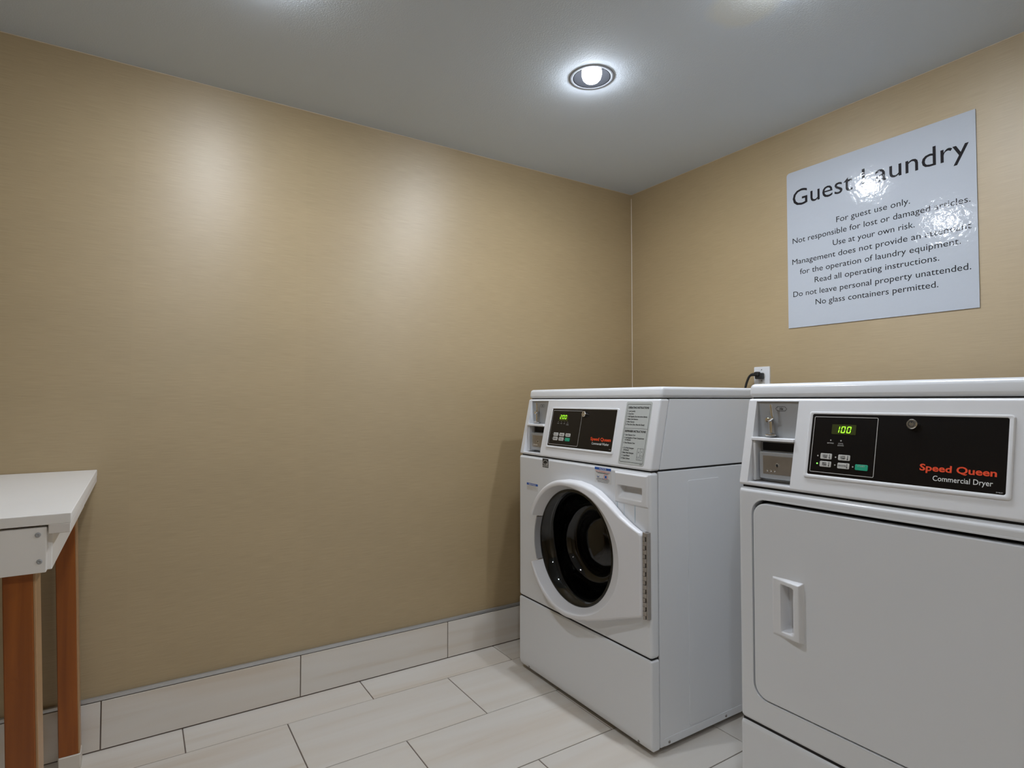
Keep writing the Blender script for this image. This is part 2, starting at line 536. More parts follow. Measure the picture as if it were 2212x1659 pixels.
def baseboard(name, length, joints, T):
    base = structure(obj(name, box(0, length, 0, TB - 0.003, -0.004, HB + 0.004, T=T), 'grout', wn=False))
    js = [0.0] + joints + [length]
    for a, c in zip(js, js[1:]):
        if c - a < 0.02: continue
        obj('tile', box(a + G / 2, c - G / 2, 0.001, TB, 0.004, HB, 0.0007, 1, T=T), 'floor_tile', base, wn=False)
    obj('edge_strip', box(0, length, 0.0, TB + 0.0008, HB + 0.0025, HB + 0.0135, 0.002, 2, T=T), 'metal_trim', base, wn=False)
    return base

baseboard('baseboard_left', -RY, [1.0507 - 0.5775 + k * 0.5775 for k in range(6)], lambda v: Vector((v.y, -v.x, v.z)))
baseboard('baseboard_back', RX - TB, [0.30 + k * 0.5775 for k in range(5)], lambda v: Vector((TB + v.x, -v.y, v.z)))
baseboard('baseboard_right', -RY - TB, [0.25 + k * 0.5775 for k in range(6)], lambda v: Vector((RX - v.y, -TB - v.x, v.z)))
baseboard('baseboard_front', RX - 2 * TB, [0.40 + k * 0.5775 for k in range(5)], lambda v: Vector((TB + v.x, RY + v.y, v.z)))

# ------------------------------------------------------------------ ceiling lights
def ceiling_light(x, y, label):
    root = empty('recessed_light', (x, y, HC), label, 'light', 'recessed ceiling lights')
    I = lambda v: Vector(v)
    obj('trim_ring', lathe([(0.0602, 0.004), (0.0602, -0.0016), (0.062, -0.0020), (0.070, -0.0018), (0.0735, -0.0006), (0.0735, 0.0), (0.066, 0.0), (0.064, 0.004), (0.0602, 0.004)], I, 56), 'lamp_trim', root)
    obj('reflector', lathe([(0.0600, -0.0022), (0.0585, -0.0010), (0.056, 0.012), (0.050, 0.045), (0.042, 0.085), (0.0, 0.088)], I, 48), 'lamp_cone', root)
    obj('bulb', lathe([(0.0, -0.0182), (0.012, -0.0170), (0.022, -0.0122), (0.029, -0.004), (0.0325, 0.008), (0.032, 0.020), (0.026, 0.052), (0.016, 0.080), (0.0, 0.084)], I, 40), 'bulb', root)
    ld = bpy.data.lights.new('lamp_beam', 'AREA')
    ld.shape = 'DISK'; ld.size = 0.040; ld.energy = LAMP_WATTS; ld.color = LAMP_COLOR; ld.spread = math.radians(174)
    lo = bpy.data.objects.new('lamp_beam', ld); COL.objects.link(lo)
    lo.parent = root; lo.location = (0, 0, -0.0188)
    return root

ceiling_light(*LAMPS[0], 'lit recessed ceiling light with grey ring above the washing machine')
ceiling_light(*LAMPS[1], 'lit recessed ceiling light nearest the end of the folding table')
ceiling_light(*LAMPS[2], 'lit recessed ceiling light above the left side of the dryer')
ceiling_light(*LAMPS[3], 'added unseen fill light built as a recessed ceiling light, furthest from the left wall')  # invented lamp near the camera, added to brighten the right-facing sides

# ------------------------------------------------------------------ laundry machines
BODY_Z, LID_Z, TOP_Z = 0.8355, 1.0535, 1.091
SL = Vector((0, 0.046, 0.215)); SL.normalize()
SN = Vector((0, -SL.z, SL.y))
S0 = Vector((0, 0.0014, 0.838))

def T_con(v): return S0 + Vector((v.x, 0, 0)) + SL * v.y + SN * v.z     # console face (u, v, out)

def seven_segment(root, chars, u0, v0, h, wd, pitch):
    segs = {'0': 'abcdef', '1': 'bc', '2': 'abged'}
    t = h * 0.13
    for k, ch in enumerate(chars):
        b = bmesh.new(); u = u0 + k * pitch; m = v0 + h / 2
        R = {'a': (u + t * .6, u + wd - t * .6, v0 + h - t, v0 + h), 'd': (u + t * .6, u + wd - t * .6, v0, v0 + t), 'g': (u + t * .6, u + wd - t * .6, m - t / 2, m + t / 2),
             'f': (u, u + t, m + t * .4, v0 + h - t * .4), 'b': (u + wd - t, u + wd, m + t * .4, v0 + h - t * .4),
             'e': (u, u + t, v0 + t * .4, m - t * .4), 'c': (u + wd - t, u + wd, v0 + t * .4, m - t * .4)}
        for s in segs[ch]:
            a = R[s]
            line_box(b, lambda v: T_con(Vector((v.x + 0.14 * (v.y - v0), v.y, v.z))), *a, w=0.0024)
        flat('digit', b, 'digit_green', root)

def disc(bm, T, u, v, r, w=0.0006, n=14):
    b = bmesh.new()
    b.faces.new([b.verts.new(T(Vector((u + r * math.cos(2 * math.pi * k / n), v + r * math.sin(2 * math.pi * k / n), w)))) for k in range(n)])
    return merge(bm, b)

def screw(parent, T, u, v, w, r=0.004, m='screw_steel'):
    o = obj('screw', lathe([(0, 0.0012), (r * 0.35, 0.0013), (r * 0.5, 0.0022), (r * 0.8, 0.0018), (r, 0.0), (r, -0.002), (0, -0.002)], lambda p: T(Vector((u + p.x, v + p.y, w + p.z))), 14), m, parent, wn=False)
    return o

def coin_recess_cutter():
    return box(0.0255, 0.1375, -0.1, 0.054, 0.847, 1.0462)

def machine_shell(root):
    """cabinet, console, lid and coin box shared by washer and dryer"""
    cab = obj('cabinet', box(0.0015, MW - 0.0015, 0.037, MD, 0.0185, BODY_Z - 0.001, 0.004, 2), 'enamel', root)
    up = obj('upper_cabinet', prism([(0.0425, 0.8395), (MD, 0.8395), (MD, LID_Z), (0.088, LID_Z)], 0.0015, MW - 0.0015, 0.003), 'enamel', root)
    con = obj('console', prism([(0.0014, 0.838), (0.0474, LID_Z), (0.087, LID_Z), (0.0415, 0.838)], 0.0, MW, 0.007, 3), 'white_plastic', root)
    cut(up, [coin_recess_cutter()]); cut(con, [coin_recess_cutter()])
    obj('seam_shadow', box(0.008, MW - 0.008, 0.012, MD - 0.01, BODY_Z - 0.004, 0.8405), 'dark_gap', root, wn=False)
    obj('lid_seam', box(0.008, MW - 0.008, 0.058, MD - 0.01, LID_Z - 0.002, LID_Z + 0.004), 'dark_gap', root, wn=False)
    obj('top_lid', prism([(0.0485, LID_Z + 0.0025), (0.054, TOP_Z), (MD, TOP_Z), (MD, LID_Z + 0.0025)], -0.0015, MW + 0.0015, 0.011, 4), 'enamel', root)
    obj('base_pan', box(0.03, MW - 0.03, 0.065, MD - 0.03, 0.004, 0.03), 'dark_gap', root, wn=False)
    for fx in (0.06, MW - 0.06):
        for fy in (0.075, MD - 0.06):
            obj('foot', lathe([(0, 0), (0.02, 0), (0.022, 0.005), (0.014, 0.008), (0.006, 0.010), (0.006, 0.02), (0, 0.02)], (lambda a, c: lambda v: Vector((a + v.x, c + v.y, v.z)))(fx, fy), 16), 'black_rubber', root)

def coin_unit(root):
    """coin slide recess: plate with lever above, coin box below"""
    unit = obj('coin_plate', box(0.026, 0.137, 0.0515, 0.0535, 0.848, 1.0455), 'plate_steel', root, wn=False)
    P = lambda v: Vector((v.x, 0.0515 - v.z, v.y))
    obj('shelf', prism([(0.019, 0.9495), (0.020, 0.957), (0.0535, 0.957), (0.0535, 0.9495)], 0.0255, 0.1375, 0.001, 1), 'white_plastic', root)
    # coin return lever
    lev = obj('lever', tube([P(Vector(p)) for p in ((0.0715, 1.0385, 0.016), (0.0745, 1.012, 0.016), (0.0765, 1.006, 0.016), (0.068, 1.001, 0.014), (0.0635, 0.998, 0.010))], 0.0034, 8), 'chrome', unit)
    obj('lever_pivot', lathe([(0, 0.018), (0.005, 0.017), (0.0085, 0.012), (0.0085, 0.006), (0.005, 0.0), (0, 0)], lambda v: P(Vector((0.061 + v.x, 1.0005 + v.y, v.z))), 20), 'chrome', unit)
    obj('lever_stem', tube([P(Vector((0.0665, 0.996, 0.011))), P(Vector((0.0675, 0.966, 0.011)))], 0.0046, 10), 'chrome', unit)
    obj('lever_dish', lathe([(0, 0.006), (0.006, 0.006), (0.0145, 0.002), (0.015, 0), (0.010, -0.004), (0, -0.004)], lambda v: Vector((0.0672 + v.x, 0.0395 + v.y * 0.75, 0.963 + v.z)), 22), 'chrome', unit)
    # price plate
    b = bmesh.new()
    hexa = [(0.073, 1.028), (0.0785, 1.0225), (0.0985, 1.0225), (0.104, 1.028), (0.0985, 1.0335), (0.0785, 1.0335)]
    inner = [(0.0886 + (p[0] - 0.0886) * 0.94, 1.028 + (p[1] - 1.028) * 0.86) for p in hexa]
    VA = [b.verts.new(P(Vector((*p, 0.0006)))) for p in hexa]; VB = [b.verts.new(P(Vector((*p, 0.0006)))) for p in inner]
    for i in range(6): b.faces.new((VA[i], VA[(i + 1) % 6], VB[(i + 1) % 6], VB[i]))
    lettering(b, '25\u00a2', P, 0.0886, 1.0258, cap=0.0048, bold=0.02, align='C', w=0.0006)
    flat('price_mark', b, 'ink_black', unit)
    # lower compartment
    obj('coin_slot', box(0.0385, 0.1365, 0.0500, 0.0520, 0.924, 0.944), 'dark_gap', root, wn=False)
    obj('guide_rail', box(0.0262, 0.0335, 0.026, 0.052, 0.8495, 0.9485, 0.001, 1), 'white_plastic', root)
    cb = obj('coin_box', box(0.041, 0.1365, 0.030, 0.053, 0.856, 0.922, 0.003, 2), 'plate_steel', root)
    Q = lambda v: Vector((v.x, 0.030 - v.z, v.y))
    obj('box_face', slab(rounded(0.052, 0.1362, 0.868, 0.913, 0.002, 3), 0.0, 0.0014, Q, 0.0006, 1), 'box_steel', cb)
    obj('key_lock', lathe([(0, 0.0030), (0.0030, 0.0030), (0.0034, 0.0036), (0.0052, 0.0036), (0.0062, 0.0014), (0.0062, 0)], lambda v: Q(Vector((0.091 + v.x, 0.8905 + v.y, v.z))), 20), 'chrome', cb)
    obj('keyhole', lathe([(0, 0.0034), (0.0036, 0.0034), (0.0036, 0.001)], lambda v: Q(Vector((0.091 + v.x, 0.8905 + v.y, v.z))), 16), 'dark_gap', cb)
    for k in range(3):
        obj('rivet', lathe([(0, 0.0034), (0.002, 0.0030), (0.0032, 0.0014)], lambda v: Q(Vector((0.063 + 0.0095 * k + v.x, 0.8765 + v.y, v.z))), 12), 'chrome', cb)

def control_panel(root, u1, kind):
    """black control panel in its raised frame"""
    b = bmesh.new()
    A = rounded(0.168, u1 + 0.0085, 0.036, 0.1885, 0.006, 5); B = rounded(0.1765, u1, 0.0445, 0.183, 0.0035, 5)
    rings = [(A, 0.0), (A, 0.0016), ([(0.1 * 0 + p[0] + (q[0] - p[0]) * 0.22, p[1] + (q[1] - p[1]) * 0.22) for p, q in zip(A, B)], 0.0030), ([(p[0] + (q[0] - p[0]) * 0.72, p[1] + (q[1] - p[1]) * 0.72) for p, q in zip(A, B)], 0.0030), (B, 0.0014)]
    R = [[b.verts.new(T_con(Vector((*p, w)))) for p in ring] for ring, w in rings]
    for r0, r1 in zip(R, R[1:]):
        n = len(r0)
        for i in range(n): b.faces.new((r0[i], r0[(i + 1) % n], r1[(i + 1) % n], r1[i]))
    obj('panel_frame', b, 'white_plastic', root)
    cp = obj('control_panel', slab(B, -0.001, 0.0016, T_con), 'black_panel', root, wn=False)
    P = lambda v: T_con(Vector((v.x, v.y, v.z + 0.0016)))
    ue = 0.3185 if kind == 'dryer' else 0.352
    b = outline_box(None, P, 0.1815, ue, 0.0505, 0.1775, 0.0013, 0.003)
    flat('panel_outline', b, 'ink_silver', cp)
    obj('display', slab(rounded(0.223, 0.275, 0.1385, 0.1605, 0.001, 2), -0.001, 0.0021, T_con), 'display_dark', cp, wn=False)
    if kind == 'dryer':
        seven_segment(cp, '100', 0.2305, 0.1415, 0.0148, 0.0088, 0.0122)
        leds = [(0.223, 0.1242, 0), (0.2455, 0.1242, 0), (0.1975, 0.0877, 0), (0.2372, 0.0872, 0), (0.1975, 0.0702, 1), (0.2372, 0.0698, 0), (0.2752, 0.0693, 0)]
        btns = [(0.2035, 0.2290, 0.0812, 0.0940, 'g'), (0.2428, 0.2683, 0.0812, 0.0935, 'g'), (0.2035, 0.2290, 0.0637, 0.0765, 'g'), (0.2428, 0.2683, 0.0632, 0.0757, 'g'), (0.2800, 0.3060, 0.0632, 0.0757, 's')]
    else:
        seven_segment(cp, '200', 0.2275, 0.1455, 0.0150, 0.0098, 0.0142)
        leds = [(0.2215, 0.1347, 0), (0.2400, 0.1347, 0), (0.2585, 0.1345, 0), (0.2772, 0.1343, 0), (0.2010, 0.0885, 0), (0.2365, 0.0885, 0), (0.2725, 0.0880, 0), (0.2010, 0.0725, 0), (0.2365, 0.0720, 0), (0.2730, 0.0715, 0)]
        btns = [(0.2055, 0.2325, 0.0818, 0.0945, 'g'), (0.2405, 0.2680, 0.0818, 0.0945, 'g'), (0.2770, 0.3040, 0.0818, 0.0942, 'g'), (0.2055, 0.2325, 0.0658, 0.0788, 'g'), (0.2405, 0.2680, 0.0658, 0.0785, 'g'), (0.2770, 0.3040, 0.0658, 0.0778, 's')]
    for (u, v, on) in leds:
        r = 0.0017 if kind == 'dryer' else 0.0012
        flat('indicator_light', disc(None, P, u, v, r, 0.0005), 'led_green' if on else 'led_off', cp)
    for (a, c, e, f, t) in btns:
        obj('button', slab(rounded(a, c, e, f, 0.0022, 3), 0.0, 0.0010, P, 0.0004, 1), 'button_green' if t == 's' else 'button_grey', cp, wn=False)
    K = lambda v: P(Vector((v.x, v.y, v.z + 0.0011)))
    b = bmesh.new()
    if kind == 'dryer':
        for (a, e), l in (((0.2035, 0.0812), ('HIGH', 'TEMP')), ((0.2428, 0.0812), ('LOW', 'TEMP')), ((0.2035, 0.0637), ('MED', 'TEMP')), ((0.2428, 0.0632), ('DELICATES',))):
            if len(l) == 2:
                lettering(b, l[0], K, a + 0.0105, e + 0.0070, cap=0.0030, align='C', bold=0.02)
                lettering(b, l[1], K, a + 0.0105, e + 0.0030, cap=0.0030, align='C', bold=0.02)
            else:
                lettering(b, l[0], K, a + 0.0104, e + 0.0052, cap=0.0026, width=0.0165, align='C', bold=0.02)
            line_box(b, K, a + 0.0200, a + 0.0210, e + 0.0030, e + 0.0112)
            disc(b, K, a + 0.0205, e + 0.0030, 0.0013, 0.0004)
        for q, F, u, v in (('DRYING', P, 0.2228, 0.1165), ('COOL', P, 0.2455, 0.1165), ('DOWN', P, 0.2455, 0.1122)):
            flat('caption', lettering(None, q, F, u, v, cap=0.0027, align='C', bold=0.01), 'ink_silver', cp)
        flat('caption', lettering(None, 'START', K, 0.2930, 0.0705, cap=0.0030, width=0.0150, align='C'), 'ink_silver', cp)
    else:
        for (a, c, e, f, t), l in zip(btns[:5], ('HOT', 'WARM', 'COLD', 'PERM', 'DELI')):
            lettering(b, l, K, (a + c) / 2, e + 0.0042, cap=0.0044, width=0.016, align='C', slant=0.15)
        for u, l in ((0.2215, ('WASH',)), (0.2400, ('RINSE',)), (0.2585, ('SPIN',)), (0.2772, ('DOOR', 'LOCKED'))):
            for k, q in enumerate(l): flat('caption', lettering(None, q, P, u, 0.1275 - 0.004 * k, cap=0.0026, align='C'), 'ink_silver', cp)
        flat('caption', lettering(None, 'START', K, 0.2905, 0.0715, cap=0.0024, align='C'), 'ink_silver', cp)
    flat('button_lettering', b, 'ink_black', cp)
    # key lock
    lu, lv = (0.3850, 0.1650) if kind == 'dryer' else (0.3690, 0.1650)
    LK = lambda v: P(Vector((lu + v.x, lv + v.y, v.z)))
    obj('key_lock', lathe([(0.0, 0.010), (0.0045, 0.010), (0.0045, 0.0085), (0.0062, 0.0085), (0.0062, 0.0105), (0.0088, 0.0105), (0.0100, 0.0090), (0.0100, 0.0)], LK, 28), 'chrome', cp)
    b = lathe([(0.0046, 0.0103), (0.0060, 0.0103)], LK, 24)
    line_box(b, LK, -0.0009, 0.0009, 0.0025, 0.0060, 0.0107)
    flat('lock_slot', b, 'ink_black', cp)
    # maker's lettering
    b = bmesh.new()
    if kind == 'dryer': lettering(b, 'Speed Queen', P, 0.4015, 0.0755, width=0.1225, cap=0.0124, bold=0.026, space=1.0)
    else: lettering(b, 'Speed Queen', P, 0.4155, 0.0775, width=0.1010, cap=0.0104, bold=0.026)
    flat('brand_lettering', b, 'ink_red', cp)
    b = bmesh.new()
    if kind == 'dryer':
        lettering(b, 'Commercial Dryer', P, 0.4250, 0.0575, width=0.0940, cap=0.0098, bold=0.006)
        lettering(b, '514637', P, 0.5240, 0.0468, cap=0.0020, width=0.010)
    else:
        lettering(b, 'Commercial Washer', P, 0.4245, 0.0635, width=0.0860, cap=0.0078, bold=0.006)
        lettering(b, '514636', P, 0.5130, 0.0515, cap=0.0016, width=0.008)
    flat('kind_lettering', b, 'ink_white', cp)

# ---- washing machine
washer = empty('washing_machine', (WX, YF, 0), 'white front-loading commercial washing machine with round dark glass door in the corner', 'washing machine')
machine_shell(washer)
coin_unit(washer)
control_panel(washer, 0.5255, 'washer')
W_cab = [c for c in washer.children if c.name.startswith('cabinet')][0]

DCX, DCZ = 0.352, 0.543
fp = obj('front_panel', box(0, MW, 0, 0.0365, 0.2855, BODY_Z - 0.002, 0.010, 4), 'enamel', washer)
hole = lambda r, y0, y1: lathe([(0, y0), (r, y0), (r, y1), (0, y1)], lambda v: Vector((DCX + v.x, v.z, DCZ + v.y)), 64)
cut(fp, [hole(0.199, -0.1, 0.1), box(0.560, 0.690, -0.1, 0.1, 0.737, 0.818)])
cut(W_cab, [hole(0.252, -0.02, 0.50), box(0.560, 0.690, 0.0, 0.12, 0.737, 0.818)])
obj('panel_seam', box(0.006, MW - 0.006, 0.006, 0.036, 0.276, 0.290), 'dark_gap', washer, wn=False)
lp = obj('lower_panel', prism([(0.0, 0.2815), (0.0365, 0.2815), (0.0365, 0.0155), (0.006, 0.0155), (0.0, 0.034)], 0, MW, 0.007, 3), 'enamel', washer)
screw(lp, lambda v: T_front(v), 0.066, 0.0265, -0.0025); screw(lp, lambda v: T_front(v), 0.648, 0.0265, -0.0025)
TS = lambda v: Vector((MW - 0.0015 + v.z, v.x, v.y))
obj('side_rib', slab(rounded(0.165, 0.315, 0.047, 0.800, 0.008, 4), -0.001, 0.0016, TS, 0.0014, 2), 'enamel', W_cab)
obj('side_flange', slab(rounded(0.048, 0.66, 0.020, 0.043, 0.010, 4), -0.001, 0.0014, TS, 0.0012, 2), 'enamel', W_cab)
screw(W_cab, TS, 0.073, 0.029, 0.0014, 0.0045); screw(W_cab, TS, 0.336, 0.030, 0.0014, 0.0045)

# drum and gasket
TD = lambda v: Vector((DCX + v.x, v.z, DCZ + v.y))
obj('gasket', lathe([(0.1988, -0.003), (0.1955, 0.004), (0.1945, 0.03), (0.205, 0.045), (0.225, 0.06), (0.248, 0.065)], TD, 64), 'black_rubber', washer)
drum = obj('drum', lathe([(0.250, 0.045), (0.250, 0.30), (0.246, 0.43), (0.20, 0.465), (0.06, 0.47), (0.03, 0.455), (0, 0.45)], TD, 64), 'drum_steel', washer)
for k in range(3):
    a = math.radians(100 + 120 * k)
    e1, e2 = Vector((math.cos(a), 0, math.sin(a))), Vector((-math.sin(a), 0, math.cos(a)))
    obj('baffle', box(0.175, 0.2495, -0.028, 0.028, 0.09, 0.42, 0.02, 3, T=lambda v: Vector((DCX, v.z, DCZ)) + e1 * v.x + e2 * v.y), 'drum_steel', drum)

# door: ring with a tongue to the hinge, grip cut out of the left side
def door_outline():
    pts = []
    for i in range(49):
        a = math.radians(95 + 190 * i / 48)
        pts.append((0.232 * math.cos(a), 0.232 * math.sin(a)))
    tail = [(0.450, 0.3265), (0.517, 0.3475), (0.60, 0.3775), (0.679, 0.4055), (0.686, 0.413), (0.686, 0.649), (0.680, 0.6555), (0.645, 0.670), (0.600, 0.693), (0.548, 0.7275), (0.495, 0.755), (0.445, 0.769), (0.395, 0.7755)]
    return pts + [(x - DCX, z - DCZ) for x, z in tail]

def ray_out(poly, a):
    dx, dz = math.cos(a), math.sin(a); best = 0
    for p, q in zip(poly, poly[1:] + poly[:1]):
        ex, ez = q[0] - p[0], q[1] - p[1]
        den = dx * ez - dz * ex
        if abs(den) < 1e-12: continue
        t = (p[0] * ez - p[1] * ex) / den; s = (p[0] * dz - p[1] * dx) / den
        if t > 0 and -1e-6 <= s <= 1 + 1e-6: best = max(best, t)
    return best

A1, A2 = math.radians(157), math.radians(204)          # grip opening
def door_mesh():
    poly = door_outline()
    ang = sorted(set([2 * math.pi * k / 150 for k in range(150)] + [math.atan2(q[1], q[0]) % (2 * math.pi) for q in poly[49:]]))
    ang = [a for a in ang if abs(a - A1) > 0.012 and abs(a - A2) > 0.012]
    ang = sorted([(a, A1 < a < A2) for a in ang] + [(A1 - 1e-5, False), (A1 + 1e-3, True), (A2 - 1e-3, True), (A2 + 1e-5, False)])
    b = bmesh.new(); R = [[] for _ in range(9)]
    for a, grip in ang:
        ro = ray_out(poly, a); c, s = math.cos(a), math.sin(a)
        df0 = 0.047 - 0.026 * max(0, min(1, (ro * c) / 0.334))
        ri = 0.2125 + 0.030 * max(0, c) ** 2
        df1 = 0.047 - 0.026 * max(0, min(1, (ri * c) / 0.334))
        if grip: df0 = 0.016; df1 = 0.010
        prof = [(ro - 0.004, 0.0015), (ro, 0.006), (ro, df0 - 0.009), (ro - 0.0022, df0 - 0.0035), (ro - 0.007, df0 - 0.0008), (ro - 0.011 if ro - ri > 0.016 else (ro + ri) / 2, df0), (ri + 0.003, df1), (ri - 0.001, df1 - 0.003), (0.1975, 0.0065)]
        for k, (r, d) in enumerate(prof): R[k].append(b.verts.new((DCX + r * c, -d, DCZ + r * s)))
    n = len(ang)
    for r0, r1 in zip(R, R[1:]):
        for i in range(n): b.faces.new((r0[i], r0[(i + 1) % n], r1[(i + 1) % n], r1[i]))
    return b
door = obj('door', door_mesh(), 'door_plastic', washer, angle=40)
door['label'] = 'white round door ring with a tongue to the hinge'
gl = lathe([(0.1985, -0.0075), (0.193, -0.0095), (0.188, -0.006), (0.176, 0.006), (0.166, 0.022), (0.156, 0.060), (0.147, 0.092), (0.132, 0.104), (0.112, 0.108), (0.098, 0.100), (0.080, 0.088), (0.050, 0.080), (0.0, 0.078)], TD, 80)
gb = obj('door_glass', gl, 'door_glass', door, wn=False, angle=80)
# grip plate with its two screws
b = bmesh.new(); rows = []
for k in range(13):
    a = A1 + 0.02 + (A2 - A1 - 0.04) * k / 12
    rows.append([b.verts.new((DCX + r * math.cos(a), -d, DCZ + r * math.sin(a))) for r, d in ((0.199, 0.008), (0.201, 0.030), (0.204, 0.031), (0.2065, 0.018), (0.2155, 0.0165), (0.2165, 0.010))])
for r0, r1 in zip(rows, rows[1:]):
    for i in range(5): b.faces.new((r0[i], r0[i + 1], r1[i + 1], r1[i]))
latch = obj('latch_plate', b, 'grey_plastic', door)
for a in (math.radians(171), math.radians(190)):
    obj('latch_screw', lathe([(0, 0.0018), (0.002, 0.0016), (0.003, 0.0)], lambda v: Vector((DCX + 0.211 * math.cos(a) + v.x, -0.0172 - v.z, DCZ + 0.211 * math.sin(a) + v.y)), 12), 'ink_black', door)
# piano hinge
hinge = obj('hinge', box(0.6868, 0.7030, -0.0085, 0.001, 0.404, 0.658), 'hinge_shadow', washer, wn=False)
nk = 20
for k in range(nk):
    z0 = 0.4035 + (0.6585 - 0.4035) * k / nk; z1 = 0.4035 + (0.6585 - 0.4035) * (k + 1) / nk
    wide = k % 2
    obj('knuckle', box(0.6862, 0.7000 if wide else 0.6950, -0.0165, -0.004, z0 + 0.0005, z1 - 0.0005, 0.0028, 3, edges=lambda a, c: abs(a.z - c.z) > 0.001 and a.y < -0.01), 'hinge_steel', hinge)
obj('hinge_leaf', box(0.6992, 0.7036, -0.0135, 0.001, 0.404, 0.6585, 0.0015, 2), 'hinge_steel', hinge)

# detergent dispenser
def disp_h(x, z):
    e = min(smooth(0.5525, 0.5585, x), smooth(0.697, 0.691, x), smooth(0.7275, 0.733, z), smooth(0.826, 0.820, z))
    h = 0.0045 * e
    sx = min(smooth(0.567, 0.580, x), smooth(0.6745, 0.668, x))
    sz = 0.0
    if 0.7415 < z < 0.7855:
        sz = smooth(0.742, 0.775, z) if z < 0.7785 else smooth(0.7855, 0.7800, z)
    return h - 0.030 * sx * sz
def disp_mask(x, z):
    t = (x - 0.625) / 0.072
    return x, z + (0.0035 * t * t * max(0, (0.776 - z) / 0.05) if z < 0.776 else 0)
obj('dispenser_drawer', height_patch(0.5525, 0.697, 0.7265, 0.826, 72, 66, disp_h, 0.0005, disp_mask), 'white_plastic', washer, wn=False, angle=60)
for x, z0, z1, wd in ((0.563, 0.708, 0.729, 0.0016), (0.594, 0.694, 0.729, 0.0008), (0.640, 0.676, 0.730, 0.0016)):
    flat('detergent_stain', line_box(None, T_front, x, x + wd, z0, z1, 0.0004), 'stain_blue', washer)

# stickers
st = obj('efficiency_sticker', slab(rounded(0.160, 0.1965, 0.7995, 0.8315, 0.0008, 2), -0.0002, 0.0004, T_front), 'ink_black', washer, wn=False)
b = bmesh.new()
F2 = lambda v: T_front(Vector((v.x, v.y, v.z + 0.0004)))
arc = [(0.1785 + 0.0150 * math.cos(math.radians(a)), 0.8165 + 0.0105 * math.sin(math.radians(a))) for a in range(-10, 215, 15)]
for p, q in zip(arc, arc[1:]):
    c = (0.1785, 0.8165)
    b.faces.new([b.verts.new(F2(Vector((*w, 0.0003)))) for w in (p, q, (c[0] + (q[0] - c[0]) * 0.86, c[1] + (q[1] - c[1]) * 0.86), (c[0] + (p[0] - c[0]) * 0.86, c[1] + (p[1] - c[1]) * 0.86))])
star = [(0.1885 + (0.0062 if k % 2 == 0 else 0.0026) * math.sin(math.pi * k / 5), 0.8118 + (0.0062 if k % 2 == 0 else 0.0026) * math.cos(math.pi * k / 5)) for k in range(10)]
b.faces.new([b.verts.new(F2(Vector((*p, 0.0003)))) for p in star])
lettering(b, 'energy', F2, 0.1650, 0.8095, width=0.017, cap=0.0062, slant=0.2)
line_box(b, F2, 0.1615, 0.195, 0.8052, 0.8066); 
lettering(b, 'ENERGY STAR', F2, 0.1783, 0.8013, width=0.031, cap=0.0030, align='C')
flat('sticker_mark', b, 'ink_white', st)

def notice(x0, x1, z0, z1, zb, small):
    s = obj('notice_sticker', slab(rounded(x0, x1, z0, z1, 0.0008, 2), -0.0002, 0.0004, T_front), 'label_paper', washer, wn=False)
    flat('notice_band', line_box(None, F2, x0, x1, zb, z1, 0.0002), 'ink_blue', s)
    b = lettering(None, 'NOTICE', F2, (x0 + x1) / 2, zb + 0.0016, cap=(z1 - zb) * 0.58, width=(x1 - x0) * (0.62 if small else 0.42), align='C', w=0.0004, bold=0.02)
    flat('notice_title', b, 'ink_white', s)
    return s
s1 = notice(0.055, 0.1295, 0.7025, 0.7305, 0.7222, True)
b = bmesh.new()
for z, wd in ((0.7185, .9), (0.7145, .86), (0.7105, .9), (0.7065, .5)):
    line_box(b, F2, 0.058, 0.058 + 0.069 * wd, z - 0.0005, z + 0.0005)
flat('notice_lines', b, 'ink_tan', s1)
s2 = notice(0.4565, 0.5355, 0.7785, 0.8295, 0.8213, False)
b = bmesh.new(); rb = bmesh.new()
lettering(rb, 'Use HE Detergent only', F2, 0.496, 0.8150, width=0.070, cap=0.0034, align='C')
for z, wd in ((0.8125, .88), (0.8105, .7), (0.7935, .8), (0.7905, .9), (0.7865, .85), (0.7825, .7)):
    line_box(b, F2, 0.496 - 0.036 * wd, 0.496 + 0.036 * wd, z - 0.0005, z + 0.0005)
line_box(b, F2, 0.468, 0.4785, 0.797, 0.7985); line_box(b, F2, 0.468, 0.4690, 0.797, 0.803); line_box(b, F2, 0.4775, 0.4785, 0.797, 0.803)
flat('notice_lines', b, 'ink_black', s2)
lathe([(0.0070, 0.0004), (0.0080, 0.0004)], lambda v: F2(Vector((0.510 + v.x * 1.25, 0.8005 + v.y, v.z))), 24, rb)
flat('notice_red', rb, 'ink_red', s2)
b = line_box(None, F2, 0.5055, 0.5150, 0.7965, 0.8045, 0.0004); disc(b, F2, 0.496, 0.7945, 0.0013, 0.0005); line_box(b, F2, 0.4685, 0.478, 0.7975, 0.7990, 0.0005)
flat('notice_pictogram', b, 'ink_blue', s2)

